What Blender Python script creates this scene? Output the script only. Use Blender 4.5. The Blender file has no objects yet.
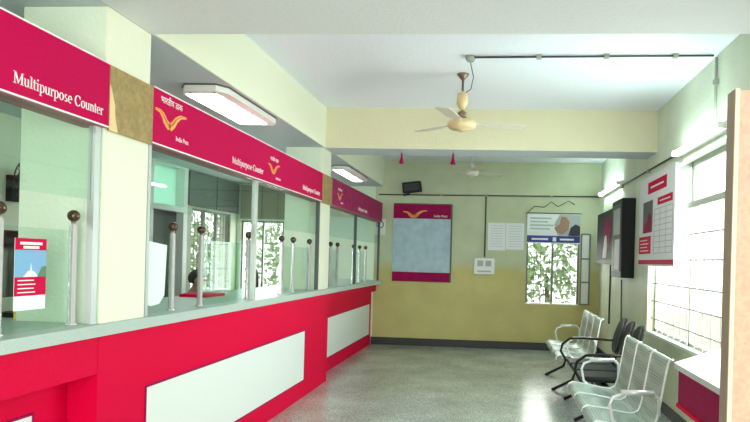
import bpy, bmesh, math, random
from mathutils import Vector, Matrix
random.seed(7)
PI = math.pi
SC = bpy.context.scene
COL = SC.collection

# ------------------------------------------------------------------ camera
FPX = 650.0
cam_d = bpy.data.cameras.new('camera')
cam = bpy.data.objects.new('camera', cam_d); COL.objects.link(cam)
cam_d.sensor_fit = 'HORIZONTAL'; cam_d.sensor_width = 36.0
cam_d.lens = FPX / 750.0 * 36.0
cam_d.shift_x = -(446.0 - 375.0) / 750.0
cam_d.shift_y = (260.6 - 211.0) / 750.0
cam_d.clip_start = 0.05; cam_d.clip_end = 200
YAW = math.radians(4.5); ROLL = 0.027
cam.matrix_world = (Matrix.Translation((0, 0, 1.5)) @ Matrix.Rotation(YAW, 4, 'Z')
                    @ Matrix.Rotation(PI / 2, 4, 'X') @ Matrix.Rotation(ROLL, 4, 'Z'))
SC.camera = cam

# ------------------------------------------------------------------ world, light, exposure
SC.view_settings.view_transform = 'Standard'
SC.view_settings.look = 'None'
SC.view_settings.gamma = 1.0
SC.view_settings.use_curve_mapping = False
SC.view_settings.exposure = 0.6
wd = bpy.data.worlds.new('sky'); SC.world = wd; wd.use_nodes = True
bg = wd.node_tree.nodes['Background']
bg.inputs[0].default_value = (0.93, 1.0, 0.97, 1); bg.inputs[1].default_value = 1.5

def area(name, loc, direction, sx, sy, power, col):
    d = bpy.data.lights.new(name, 'AREA'); d.shape = 'RECTANGLE'; d.size = sx; d.size_y = sy
    d.energy = power; d.color = col
    o = bpy.data.objects.new(name, d); COL.objects.link(o); o.location = loc
    o.rotation_euler = Vector(direction).to_track_quat('-Z', 'Y').to_euler()
    return o
area('entrance_daylight', (0.35, -1.95, 1.45), (-.08, 1, 0.03), 2.2, 2.4, 115, (1.0, 0.99, 0.97))
area('window_daylight_right', (2.1, 5.9, 1.7), (-1, 0, -0.05), 3.2, 1.6, 120, (0.9, 1.0, 0.97))
area('window_daylight_back', (0.95, 11.7, 1.4), (0, -1, 0), 0.85, 1.1, 10, (0.95, 1.0, 0.9))
area('window_daylight_staff', (-4.25, 11.7, 1.5), (0, -1, 0), 0.9, 1.1, 25, (0.9, 1.0, 0.92))

# ------------------------------------------------------------------ materials
def rgb(c): return (c[0], c[1], c[2], 1)
def mat(name, c, rough=0.5, metal=0.0, noise=0.0, nscale=30, bump=0.0, bscale=60, emit=None, es=0, spec=0.5, alpha=None):
    m = bpy.data.materials.new(name); m.use_nodes = True
    nt = m.node_tree; b = nt.nodes['Principled BSDF']
    b.inputs['Base Color'].default_value = rgb(c)
    b.inputs['Roughness'].default_value = rough; b.inputs['Metallic'].default_value = metal
    b.inputs['Specular IOR Level'].default_value = spec
    if noise or bump:
        tc = nt.nodes.new('ShaderNodeTexCoord')
    if noise:
        n = nt.nodes.new('ShaderNodeTexNoise'); n.inputs['Scale'].default_value = nscale
        n.inputs['Detail'].default_value = 4
        nt.links.new(tc.outputs['Object'], n.inputs['Vector'])
        r = nt.nodes.new('ShaderNodeValToRGB')
        r.color_ramp.elements[0].position = 0.3; r.color_ramp.elements[1].position = 0.7
        r.color_ramp.elements[0].color = rgb([x * (1 - noise) for x in c])
        r.color_ramp.elements[1].color = rgb([min(1, x * (1 + noise)) for x in c])
        nt.links.new(n.outputs['Fac'], r.inputs['Fac']); nt.links.new(r.outputs['Color'], b.inputs['Base Color'])
    if bump:
        n2 = nt.nodes.new('ShaderNodeTexNoise'); n2.inputs['Scale'].default_value = bscale
        nt.links.new(tc.outputs['Object'], n2.inputs['Vector'])
        bp = nt.nodes.new('ShaderNodeBump'); bp.inputs['Strength'].default_value = bump
        bp.inputs['Distance'].default_value = 0.01
        nt.links.new(n2.outputs['Fac'], bp.inputs['Height']); nt.links.new(bp.outputs['Normal'], b.inputs['Normal'])
    if emit:
        b.inputs['Emission Color'].default_value = rgb(emit); b.inputs['Emission Strength'].default_value = es
    return m

def wall_paint(name, upper, lower, zsplit):
    m = mat(name, upper, 0.6, bump=0.4, bscale=45)
    nt = m.node_tree; b = nt.nodes['Principled BSDF']
    g = nt.nodes.new('ShaderNodeNewGeometry'); sp = nt.nodes.new('ShaderNodeSeparateXYZ')
    nt.links.new(g.outputs['Position'], sp.inputs[0])
    no = nt.nodes.new('ShaderNodeTexNoise'); no.inputs['Scale'].default_value = 2.2; no.inputs['Detail'].default_value = 5
    nt.links.new(g.outputs['Position'], no.inputs['Vector'])
    mr = nt.nodes.new('ShaderNodeMapRange'); mr.inputs['From Min'].default_value = zsplit - 0.10
    mr.inputs['From Max'].default_value = zsplit + 0.10
    nt.links.new(sp.outputs['Z'], mr.inputs['Value'])
    mx = nt.nodes.new('ShaderNodeMix'); mx.data_type = 'RGBA'
    mx.inputs['A'].default_value = rgb(lower); mx.inputs['B'].default_value = rgb(upper)
    nt.links.new(mr.outputs[0], mx.inputs['Factor'])
    m2 = nt.nodes.new('ShaderNodeMix'); m2.data_type = 'RGBA'; m2.blend_type = 'MULTIPLY'
    rr = nt.nodes.new('ShaderNodeMapRange'); rr.inputs['From Min'].default_value = 0.35; rr.inputs['From Max'].default_value = 0.65
    rr.inputs['To Min'].default_value = 0.88; rr.inputs['To Max'].default_value = 1.0
    nt.links.new(no.outputs['Fac'], rr.inputs['Value'])
    m2.inputs['Factor'].default_value = 1.0
    nt.links.new(mx.outputs['Result'], m2.inputs['A']); nt.links.new(rr.outputs[0], m2.inputs['B'])
    nt.links.new(m2.outputs['Result'], b.inputs['Base Color'])
    return m

def pane_mat(name, tint, refl=0.06):
    m = bpy.data.materials.new(name); m.use_nodes = True; nt = m.node_tree
    nt.nodes.remove(nt.nodes['Principled BSDF'])
    t = nt.nodes.new('ShaderNodeBsdfTransparent'); t.inputs[0].default_value = rgb(tint)
    g = nt.nodes.new('ShaderNodeBsdfGlossy'); g.inputs['Roughness'].default_value = 0.03
    fr = nt.nodes.new('ShaderNodeLayerWeight'); fr.inputs[0].default_value = 0.5
    po = nt.nodes.new('ShaderNodeMath'); po.operation = 'POWER'; po.inputs[1].default_value = 4
    nt.links.new(fr.outputs['Facing'], po.inputs[0])
    ma = nt.nodes.new('ShaderNodeMath'); ma.operation = 'MULTIPLY_ADD'; ma.inputs[1].default_value = 0.35; ma.inputs[2].default_value = refl * .5
    nt.links.new(po.outputs[0], ma.inputs[0])
    ms = nt.nodes.new('ShaderNodeMixShader'); nt.links.new(ma.outputs[0], ms.inputs[0])
    nt.links.new(t.outputs[0], ms.inputs[1]); nt.links.new(g.outputs[0], ms.inputs[2])
    nt.links.new(ms.outputs[0], nt.nodes['Material Output'].inputs[0])
    return m

def frosted_mat(name, c):
    m = bpy.data.materials.new(name); m.use_nodes = True; nt = m.node_tree
    nt.nodes.remove(nt.nodes['Principled BSDF'])
    t = nt.nodes.new('ShaderNodeBsdfTranslucent'); t.inputs[0].default_value = rgb(c)
    d = nt.nodes.new('ShaderNodeBsdfDiffuse'); d.inputs[0].default_value = rgb(c)
    ms = nt.nodes.new('ShaderNodeMixShader'); ms.inputs[0].default_value = 0.25
    nt.links.new(t.outputs[0], ms.inputs[1]); nt.links.new(d.outputs[0], ms.inputs[2])
    nt.links.new(ms.outputs[0], nt.nodes['Material Output'].inputs[0])
    return m

def terrazzo():
    m = mat('terrazzo', (0.3, 0.33, 0.3), 0.22)
    nt = m.node_tree; b = nt.nodes['Principled BSDF']
    tc = nt.nodes.new('ShaderNodeTexCoord')
    v = nt.nodes.new('ShaderNodeTexVoronoi'); v.inputs['Scale'].default_value = 110
    nt.links.new(tc.outputs['Object'], v.inputs['Vector'])
    sp = nt.nodes.new('ShaderNodeSeparateColor'); nt.links.new(v.outputs['Color'], sp.inputs[0])
    r = nt.nodes.new('ShaderNodeValToRGB'); cr = r.color_ramp; cr.interpolation = 'CONSTANT'
    cr.elements[0].color = (0.30, 0.35, 0.32, 1); cr.elements[0].position = 0
    cr.elements[1].color = (0.40, 0.46, 0.41, 1); cr.elements[1].position = 0.3
    e = cr.elements.new(0.6); e.color = (0.50, 0.56, 0.50, 1)
    e = cr.elements.new(0.85); e.color = (0.60, 0.67, 0.62, 1)
    nt.links.new(sp.outputs[0], r.inputs['Fac'])
    n = nt.nodes.new('ShaderNodeTexNoise'); n.inputs['Scale'].default_value = 1.7; n.inputs['Detail'].default_value = 6
    nt.links.new(tc.outputs['Object'], n.inputs['Vector'])
    mr = nt.nodes.new('ShaderNodeMapRange'); mr.inputs['From Min'].default_value = 0.3; mr.inputs['From Max'].default_value = 0.7
    mr.inputs['To Min'].default_value = 0.75; mr.inputs['To Max'].default_value = 1.1
    nt.links.new(n.outputs['Fac'], mr.inputs['Value'])
    mx = nt.nodes.new('ShaderNodeMix'); mx.data_type = 'RGBA'; mx.blend_type = 'MULTIPLY'; mx.inputs['Factor'].default_value = 1
    nt.links.new(r.outputs['Color'], mx.inputs['A']); nt.links.new(mr.outputs[0], mx.inputs['B'])
    nt.links.new(mx.outputs['Result'], b.inputs['Base Color'])
    return m

def perforated():
    m = mat('perforated_steel', (0.62, 0.68, 0.64), 0.42, 0.45)
    nt = m.node_tree; b = nt.nodes['Principled BSDF']
    tc = nt.nodes.new('ShaderNodeTexCoord'); mp = nt.nodes.new('ShaderNodeMapping')
    mp.inputs['Scale'].default_value = (45, 45, 45)
    nt.links.new(tc.outputs['Object'], mp.inputs[0])
    fr = nt.nodes.new('ShaderNodeVectorMath'); fr.operation = 'FRACTION'
    nt.links.new(mp.outputs[0], fr.inputs[0])
    sb = nt.nodes.new('ShaderNodeVectorMath'); sb.operation = 'SUBTRACT'; sb.inputs[1].default_value = (0.5, 0.5, 0.5)
    nt.links.new(fr.outputs[0], sb.inputs[0])
    se = nt.nodes.new('ShaderNodeSeparateXYZ'); nt.links.new(sb.outputs[0], se.inputs[0])
    co = nt.nodes.new('ShaderNodeCombineXYZ')
    ad = nt.nodes.new('ShaderNodeMath'); ad.operation = 'MAXIMUM'
    nt.links.new(se.outputs[1], co.inputs[1])
    # along the shell either x or z varies: use the one of larger reach
    a1 = nt.nodes.new('ShaderNodeMath'); a1.operation = 'ABSOLUTE'; nt.links.new(se.outputs[0], a1.inputs[0])
    a2 = nt.nodes.new('ShaderNodeMath'); a2.operation = 'ABSOLUTE'; nt.links.new(se.outputs[2], a2.inputs[0])
    nt.links.new(a1.outputs[0], ad.inputs[0]); nt.links.new(a2.outputs[0], ad.inputs[1])
    nt.links.new(ad.outputs[0], co.inputs[0])
    ln = nt.nodes.new('ShaderNodeVectorMath'); ln.operation = 'LENGTH'; nt.links.new(co.outputs[0], ln.inputs[0])
    lt = nt.nodes.new('ShaderNodeMath'); lt.operation = 'LESS_THAN'; lt.inputs[1].default_value = 0.33
    nt.links.new(ln.outputs['Value'], lt.inputs[0])
    mx = nt.nodes.new('ShaderNodeMix'); mx.data_type = 'RGBA'
    mx.inputs['A'].default_value = (0.46, 0.56, 0.50, 1); mx.inputs['B'].default_value = (0.22, 0.27, 0.245, 1)
    nt.links.new(lt.outputs[0], mx.inputs['Factor']); nt.links.new(mx.outputs['Result'], b.inputs['Base Color'])
    return m

M = {}
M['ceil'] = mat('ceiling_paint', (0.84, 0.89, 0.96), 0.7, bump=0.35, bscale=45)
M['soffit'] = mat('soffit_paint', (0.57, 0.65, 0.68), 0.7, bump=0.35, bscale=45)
M['underside'] = mat('pale_lavender_underside_paint', (0.76, 0.80, 0.80), 0.7, bump=0.35, bscale=45)
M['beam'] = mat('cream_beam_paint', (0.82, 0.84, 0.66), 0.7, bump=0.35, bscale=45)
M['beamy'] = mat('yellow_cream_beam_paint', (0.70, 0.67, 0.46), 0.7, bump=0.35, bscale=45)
M['pillar'] = mat('cream_pillar_paint', (0.84, 0.84, 0.68), 0.6, bump=0.35, bscale=45)
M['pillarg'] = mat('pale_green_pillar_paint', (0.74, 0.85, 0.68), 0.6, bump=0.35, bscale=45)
M['wall'] = wall_paint('two_tone_wall_paint', (0.56, 0.62, 0.42), (0.58, 0.53, 0.20), 1.42)
M['wallr'] = wall_paint('green_wall_paint', (0.76, 0.86, 0.70), (0.62, 0.67, 0.45), 1.20)
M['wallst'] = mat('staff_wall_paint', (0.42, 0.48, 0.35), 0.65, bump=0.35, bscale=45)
M['floor'] = terrazzo()
M['skirt'] = mat('dark_skirting_stone', (0.025, 0.03, 0.025), 0.5, noise=0.5, nscale=60)
M['red'] = mat('crimson_laminate', (0.70, 0.0, 0.045), 0.55, spec=0.08, noise=0.06, nscale=90)
M['white'] = mat('white_laminate', (0.80, 0.84, 0.80), 0.4)
M['ledge'] = mat('pale_ledge_stone', (0.60, 0.67, 0.65), 0.4)
M['stone'] = mat('grey_worktop_stone', (0.46, 0.56, 0.51), 0.35, noise=0.18, nscale=160)
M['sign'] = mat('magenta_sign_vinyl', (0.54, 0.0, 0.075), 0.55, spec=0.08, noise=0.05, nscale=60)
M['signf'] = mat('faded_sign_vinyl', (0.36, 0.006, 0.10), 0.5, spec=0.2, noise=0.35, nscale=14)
M['signu'] = mat('sign_underside', (0.32, 0.13, 0.14), 0.6)
M['brown'] = mat('brown_packing_paper', (0.36, 0.25, 0.09), 0.6, noise=0.22, nscale=30, bump=0.3)
M['brownl'] = mat('torn_pale_paper', (0.85, 0.62, 0.32), 0.6)
M['txt'] = mat('white_lettering', (0.9, 0.88, 0.88), 0.5)
M['gold'] = mat('amber_emblem', (0.9, 0.45, 0.08), 0.5)
M['goldred'] = mat('red_emblem_line', (0.75, 0.06, 0.03), 0.5)
M['alu'] = mat('aluminium', (0.66, 0.70, 0.68), 0.35, 0.6)
M['aludark'] = mat('dark_gasket', (0.08, 0.10, 0.09), 0.5)
M['steel'] = mat('polished_steel', (0.86, 0.84, 0.83), 0.25, 0.8)
M['ball'] = mat('bronze_ball', (0.10, 0.06, 0.035), 0.25, 0.6)
M['glass'] = pane_mat('clear_glass', (0.93, 0.99, 0.96))
M['gglass'] = pane_mat('green_glass', (0.80, 0.95, 0.88), 0.09)
M['frost'] = frosted_mat('frosted_pane', (0.80, 0.88, 0.86))
M['frostt'] = frosted_mat('sea_green_frosted_pane', (0.62, 0.86, 0.76))
M['paper'] = mat('white_paper', (0.82, 0.86, 0.88), 0.7)
M['ink'] = mat('dark_print', (0.05, 0.05, 0.06), 0.6, spec=0.2)
M['greyink'] = mat('grey_print', (0.42, 0.46, 0.46), 0.6)
M['pink'] = mat('pale_pink_laminate', (0.74, 0.38, 0.28), 0.6, spec=0.2, noise=0.10, nscale=60)
M['edge'] = mat('brown_board_edge', (0.30, 0.25, 0.19), 0.6)
M['edgel'] = mat('cream_edge_strip', (0.85, 0.68, 0.45), 0.5)
M['perf'] = perforated()
M['chrome'] = mat('chrome_tube', (0.82, 0.88, 0.85), 0.28, 0.45)
M['blackm'] = mat('black_vinyl', (0.008, 0.009, 0.009), 0.45, spec=0.2)
M['blackp'] = mat('black_plastic', (0.012, 0.014, 0.014), 0.5, spec=0.2)
M['beige'] = mat('beige_plastic', (0.72, 0.56, 0.30), 0.35)
M['fanw'] = mat('white_fan_enamel', (0.72, 0.72, 0.62), 0.35)
M['fanblade'] = mat('cream_fan_blade', (0.70, 0.68, 0.55), 0.5)
M['copper'] = mat('copper_coil', (0.22, 0.17, 0.11), 0.35, 0.6)
M['cable'] = mat('dark_conduit', (0.05, 0.055, 0.05), 0.6)
M['cablel'] = mat('grey_conduit', (0.34, 0.38, 0.32), 0.6)
M['lampw'] = mat('lamp_housing', (0.78, 0.80, 0.74), 0.5)
M['lamp'] = mat('lamp_diffuser', (0.9, 0.95, 0.95), 0.5, emit=(0.93, 1.0, 0.97), es=7)
M['tube'] = mat('lit_tube', (0.9, 0.95, 0.95), 0.5, emit=(0.80, 1.0, 0.93), es=26)
M['board'] = mat('pale_blue_notice_surface', (0.40, 0.54, 0.62), 0.6, noise=0.12, nscale=8)
M['maroon'] = mat('maroon_vinyl', (0.30, 0.003, 0.07), 0.55, spec=0.1, noise=0.15, nscale=20)
M['blue'] = mat('royal_blue_print', (0.02, 0.04, 0.26), 0.5)
M['skyp'] = mat('sky_print', (0.20, 0.42, 0.66), 0.6)
M['greenp'] = mat('green_print', (0.10, 0.22, 0.12), 0.6)
M['posterred'] = mat('poster_red', (0.62, 0.0, 0.06), 0.6, spec=0.1)
M['skin'] = mat('skin', (0.36, 0.20, 0.13), 0.55)
M['lips'] = mat('lips', (0.25, 0.09, 0.07), 0.5)
M['hair'] = mat('black_hair', (0.008, 0.008, 0.009), 0.4, bump=0.6, bscale=200)
M['shirt'] = mat('dark_shirt', (0.05, 0.06, 0.10), 0.8)
M['trouser'] = mat('grey_trousers', (0.06, 0.06, 0.07), 0.8)
M['olive'] = mat('dark_olive_fabric', (0.07, 0.08, 0.045), 0.8)
M['darkpanel'] = mat('dark_grey_panel', (0.10, 0.12, 0.11), 0.5, spec=0.25)
M['beigepanel'] = mat('grey_beige_panel', (0.26, 0.27, 0.20), 0.5)
M['leaf'] = mat('leaf_green', (0.30, 0.42, 0.24), 0.6, noise=0.5, nscale=6)
M['bark'] = mat('bark', (0.12, 0.08, 0.05), 0.9)
M['grille'] = mat('cream_grille_paint', (0.40, 0.41, 0.33), 0.5)
M['grilled'] = mat('dark_grille_paint', (0.16, 0.18, 0.15), 0.5)
M['woodd'] = mat('desk_wood', (0.25, 0.15, 0.08), 0.5, noise=0.2, nscale=12)
M['yellowp'] = mat('yellow_plastic', (0.70, 0.60, 0.12), 0.5)
M['ground'] = mat('outside_paving', (0.45, 0.42, 0.36), 0.9)

# ------------------------------------------------------------------ mesh helpers
class MB:
    def __init__(self): self.v = []; self.f = []; self.s = []
    def add(self, vs, fs, smooth=False):
        b = len(self.v); self.v += [Vector(p) for p in vs]
        for f in fs: self.f.append([b + i for i in f]); self.s.append(smooth)
        return self
    def box(self, x0, x1, y0, y1, z0, z1):
        vs = [(x, y, z) for x in (x0, x1) for y in (y0, y1) for z in (z0, z1)]
        return self.add(vs, [(0, 1, 3, 2), (4, 6, 7, 5), (0, 4, 5, 1), (2, 3, 7, 6), (0, 2, 6, 4), (1, 5, 7, 3)])
    def tube(self, pts, r, n=8, cap=True):
        pts = [Vector(p) for p in pts]; rr = r if isinstance(r, (list, tuple)) else [r] * len(pts)
        vs = []; up = None
        for i, p in enumerate(pts):
            if i == 0: d = pts[1] - p
            elif i == len(pts) - 1: d = p - pts[i - 1]
            else: d = (pts[i + 1] - p).normalized() + (p - pts[i - 1]).normalized()
            d.normalize()
            if up is None:
                up = Vector((0, 0, 1)) if abs(d.z) < 0.9 else Vector((1, 0, 0))
            a = d.cross(up)
            if a.length < 1e-4: a = d.cross(Vector((0, 1, 0)))
            a.normalize(); b = a.cross(d).normalized(); up = b
            for k in range(n):
                t = 2 * PI * k / n
                vs.append(p + (a * math.cos(t) + b * math.sin(t)) * rr[i])
        fs = []
        for i in range(len(pts) - 1):
            for k in range(n):
                fs.append((i * n + k, i * n + (k + 1) % n, (i + 1) * n + (k + 1) % n, (i + 1) * n + k))
        self.add(vs, fs, True)
        if cap:
            b = len(self.v) - len(vs)
            self.f.append([b + k for k in range(n)][::-1]); self.s.append(False)
            self.f.append([b + (len(pts) - 1) * n + k for k in range(n)]); self.s.append(False)
        return self
    def lathe(self, prof, c, n=24, axis='Z'):
        vs = []; m = len(prof)
        for (r, h) in prof:
            for k in range(n):
                t = 2 * PI * k / n
                if axis == 'Z': vs.append((c[0] + r * math.cos(t), c[1] + r * math.sin(t), c[2] + h))
                elif axis == 'X': vs.append((c[0] + h, c[1] + r * math.cos(t), c[2] + r * math.sin(t)))
                else: vs.append((c[0] + r * math.cos(t), c[1] + h, c[2] + r * math.sin(t)))
        fs = [(i * n + k, i * n + (k + 1) % n, (i + 1) * n + (k + 1) % n, (i + 1) * n + k) for i in range(m - 1) for k in range(n)]
        self.add(vs, fs, True)
        b = len(self.v) - len(vs)
        self.f.append([b + k for k in range(n)][::-1]); self.s.append(False)
        self.f.append([b + (m - 1) * n + k for k in range(n)]); self.s.append(False)
        return self
    def sphere(self, c, r, n=14, sc=(1, 1, 1)):
        vs = []; m = n // 2
        for i in range(m + 1):
            a = -PI / 2 + PI * i / m
            for k in range(n):
                t = 2 * PI * k / n
                vs.append((c[0] + r * sc[0] * math.cos(a) * math.cos(t), c[1] + r * sc[1] * math.cos(a) * math.sin(t), c[2] + r * sc[2] * math.sin(a)))
        fs = [(i * n + k, i * n + (k + 1) % n, (i + 1) * n + (k + 1) % n, (i + 1) * n + k) for i in range(m) for k in range(n)]
        return self.add(vs, fs, True)
    def prism(self, pts, z0, z1):
        n = len(pts); vs = [(p[0], p[1], z0) for p in pts] + [(p[0], p[1], z1) for p in pts]
        return self.add(vs, [tuple(range(n))[::-1], tuple(range(n, 2 * n))] + [(i, (i + 1) % n, n + (i + 1) % n, n + i) for i in range(n)])
    def mapped(self, fr, mb2):   # add another builder through a frame function
        b = len(self.v); self.v += [Vector(fr(*p)) for p in mb2.v]
        for f, s in zip(mb2.f, mb2.s): self.f.append([b + i for i in f]); self.s.append(s)
        return self

def wloc(o):
    v = Vector((0, 0, 0))
    while o: v += o.location; o = o.parent
    return v
def build(name, mb, m, parent=None, origin=None, bevel=0.0):
    me = bpy.data.meshes.new(name)
    off = wloc(parent) if parent else (Vector(origin) if origin else Vector((0, 0, 0)))
    me.from_pydata([tuple(v - off) for v in mb.v], [], mb.f)
    me.polygons.foreach_set('use_smooth', mb.s)
    bm = bmesh.new(); bm.from_mesh(me)
    bmesh.ops.remove_doubles(bm, verts=bm.verts, dist=1e-5)
    bmesh.ops.recalc_face_normals(bm, faces=bm.faces); bm.to_mesh(me); bm.free()
    me.materials.append(m)
    o = bpy.data.objects.new(name, me); COL.objects.link(o)
    if parent: o.parent = parent
    elif origin: o.location = origin
    if bevel:
        b = o.modifiers.new('bevel', 'BEVEL'); b.width = bevel; b.segments = 2; b.limit_method = 'ANGLE'
    return o
def tag(o, label, cat, group=None, kind=None):
    if label: o['label'] = label
    if cat: o['category'] = cat
    if group: o['group'] = group
    if kind: o['kind'] = kind
    return o
def thing(name, loc, label, cat, group=None):
    o = bpy.data.objects.new(name, None); COL.objects.link(o); o.location = loc; o.empty_display_size = 0.1
    return tag(o, label, cat, group)
def solo(name, mb, m, label, cat, group=None, bevel=0.0):
    c = [min(v[i] for v in mb.v) for i in range(3)]; d = [max(v[i] for v in mb.v) for i in range(3)]
    return tag(build(name, mb, m, origin=((c[0] + d[0]) / 2, (c[1] + d[1]) / 2, c[2]), bevel=bevel), label, cat, group)
def struct(name, mb, m, parent=None, bevel=0.0):
    o = build(name, mb, m, parent, bevel=bevel)
    if not parent: o['kind'] = 'structure'
    return o
def dup(root, loc, label=None, rot=None):
    r = root.copy(); COL.objects.link(r); r.location = loc
    if rot is not None: r.rotation_euler = rot
    if label: r['label'] = label
    for ch in list(root.children):
        c = ch.copy(); COL.objects.link(c); c.parent = r
        for g in list(ch.children):
            d = g.copy(); COL.objects.link(d); d.parent = c
    return r
def face_left_wall(X, Y, Z): return lambda u, v, w=0: (X + w, Y + u, Z + v)      # surface looking to +X
def face_right_wall(X, Y, Z): return lambda u, v, w=0: (X - w, Y - u, Z + v)     # surface looking to -X
def face_back_wall(X, Y, Z): return lambda u, v, w=0: (X + u, Y - w, Z + v)      # surface looking to -Y
def plate(fr, u0, u1, v0, v1, w0, w1, mb=None):
    m = MB(); m.box(u0, u1, v0, v1, w0, w1)
    return (mb or MB()).mapped(fr, m)
def polyplate(fr, pts, w0, w1, mb=None):
    m = MB(); m.prism(pts, w0, w1)
    return (mb or MB()).mapped(fr, m)
def textmb(s, size, thick=0.001):
    c = bpy.data.curves.new('lettering', 'FONT'); c.body = s; c.size = size; c.extrude = thick; c.resolution_u = 3
    o = bpy.data.objects.new('lettering', c); COL.objects.link(o)
    bpy.context.view_layer.update()
    me = bpy.data.meshes.new_from_object(o.evaluated_get(bpy.context.evaluated_depsgraph_get()))
    mb = MB(); mb.v = [v.co.copy() for v in me.vertices]; mb.f = [list(p.vertices) for p in me.polygons]; mb.s = [False] * len(mb.f)
    bpy.data.objects.remove(o); bpy.data.curves.remove(c); bpy.data.meshes.remove(me)
    return mb

# serif lettering drawn from stems, serifs and contrast arcs (em units)
def serif(text, em, t=0.002):
    mb = MB()
    def P(pts, x): mb.prism([((p[0] + x) * em, p[1] * em) for p in pts], 0, t)
    def R(x0, x1, y0, y1, x): P([(x0, y0), (x1, y0), (x1, y1), (x0, y1)], x)
    def ring(cx, cy, ox, oy, ix, iy, a0, a1, x, n=14):
        for i in range(n):
            a = a0 + (a1 - a0) * i / n; b = a0 + (a1 - a0) * (i + 1) / n
            P([(cx + ox * math.cos(a), cy + oy * math.sin(a)), (cx + ox * math.cos(b), cy + oy * math.sin(b)),
               (cx + ix * math.cos(b), cy + iy * math.sin(b)), (cx + ix * math.cos(a), cy + iy * math.sin(a))], x)
    W = {'M': .89, 'u': .5, 'l': .28, 't': .28, 'i': .28, 'p': .5, 'r': .34, 'o': .5, 's': .39, 'e': .44, 'C': .67, 'n': .5, ' ': .25}
    x = 0
    for ch in text:
        if ch == 'M':
            R(.12, .16, 0, .66, x); R(.69, .79, 0, .66, x)
            P([(.10, .66), (.22, .66), (.48, .10), (.42, .02)], x); P([(.42, .02), (.46, .10), (.72, .66), (.76, .60)], x)
            R(.02, .26, 0, .03, x); R(.60, .87, 0, .03, x); R(.02, .2, .63, .66, x); R(.7, .87, .63, .66, x)
        elif ch == 'u':
            R(.07, .15, .1, .45, x); R(.34, .42, 0, .45, x); R(.01, .15, .42, .45, x); R(.28, .42, .42, .45, x); R(.34, .49, 0, .03, x)
            ring(.22, .12, .15, .13, .07, .08, PI, 1.85 * PI, x)
        elif ch in 'li':
            h = .68 if ch == 'l' else .45
            R(.10, .18, 0, h, x); R(.02, .26, 0, .03, x); R(.02, .18, h - .03, h, x)
            if ch == 'i': ring(.14, .62, .055, .055, .001, .001, 0, 2 * PI, x)
        elif ch == 't':
            R(.08, .16, .06, .58, x); R(.01, .27, .41, .45, x); ring(.17, .09, .09, .1, .01, .05, PI, 1.8 * PI, x)
        elif ch == 'p':
            R(.08, .16, -.21, .45, x); R(.01, .24, -.21, -.18, x); R(.01, .16, .42, .45, x)
            ring(.25, .225, .22, .235, .13, .195, -.75 * PI, .75 * PI, x)
        elif ch == 'r':
            R(.08, .16, 0, .45, x); R(.01, .24, 0, .03, x); R(.01, .16, .42, .45, x); ring(.26, .33, .1, .13, .05, .05, .1 * PI, PI, x)
        elif ch == 'o': ring(.25, .225, .22, .24, .13, .2, 0, 2 * PI, x, 20)
        elif ch == 'e':
            ring(.23, .225, .2, .24, .12, .2, 0, 1.72 * PI, x, 18); R(.08, .43, .22, .255, x)
        elif ch == 's':
            ring(.19, .335, .13, .125, .06, .08, .15 * PI, 1.4 * PI, x); ring(.2, .115, .15, .125, .07, .08, -.85 * PI, .5 * PI, x)
        elif ch == 'C':
            ring(.36, .33, .33, .35, .22, .31, .22 * PI, 1.8 * PI, x, 22); R(.58, .61, .45, .64, x)
        elif ch == 'n':
            R(.08, .16, 0, .45, x); R(.34, .42, 0, .32, x); R(.01, .23, 0, .03, x); R(.28, .49, 0, .03, x); R(.01, .16, .42, .45, x)
            ring(.27, .3, .15, .15, .07, .1, 0, .9 * PI, x)
        x += W[ch]
    return mb, x * em

def emblem(s, k=.52):   # two winged strokes rising from a notch
    g, r = MB(), MB()
    def stroke(mb, pts, w, z):
        for i in range(len(pts) - 1):
            a = Vector(pts[i]); b = Vector(pts[i + 1]); d = (b - a); nrm = Vector((-d.y, d.x)).normalized()
            w0 = w * (1 - 0.75 * i / (len(pts) - 1)); w1 = w * (1 - 0.75 * (i + 1) / (len(pts) - 1))
            q = [a + nrm * w0, a - nrm * w0, b - nrm * w1, b + nrm * w1]
            mb.prism([(p.x * s, p.y * s) for p in q], 0, z)
    for off, mb, w, z in ((0, g, .075, .002), (.11, g, .055, .002), (.065, r, .022, .003)):
        stroke(mb, [(.45, .02 + off), (.55, .12 + off), (.66, .34 + off * .8), (.8, .5 + off * .5), (1.0, .56 + off * .2)], w, z)
        stroke(mb, [(.45, .02 + off), (.33, .12 + off), (.25, .3 + off * .8), (.15, .42 + off * .5), (0, .46 + off * .2)], w, z)
    for q in g.v + r.v: q.y *= k
    return g, r

# ------------------------------------------------------------------ room dimensions
XL, XR, YB, ZC, ZS = -4.65, 1.74, 11.3, 3.23, 2.77
XC = -2.03

def wall_x(name, X0, X1, ya, yb, za, zb, holes, m):      # wall running along Y
    mb = MB()
    ys = sorted(set([ya, yb] + [h[0] for h in holes] + [h[1] for h in holes]))
    for y0, y1 in zip(ys[:-1], ys[1:]):
        z = za
        for h in sorted([h for h in holes if h[0] <= y0 and h[1] >= y1], key=lambda h: h[2]):
            if h[2] > z: mb.box(X0, X1, y0, y1, z, h[2])
            z = h[3]
        if z < zb: mb.box(X0, X1, y0, y1, z, zb)
    return struct(name, mb, m)
def wall_y(name, Y0, Y1, xa, xb, za, zb, holes, m):
    mb = MB()
    xs = sorted(set([xa, xb] + [h[0] for h in holes] + [h[1] for h in holes]))
    for x0, x1 in zip(xs[:-1], xs[1:]):
        z = za
        for h in sorted([h for h in holes if h[0] <= x0 and h[1] >= x1], key=lambda h: h[2]):
            if h[2] > z: mb.box(x0, x1, Y0, Y1, z, h[2])
            z = h[3]
        if z < zb: mb.box(x0, x1, Y0, Y1, z, zb)
    return struct(name, mb, m)

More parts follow.
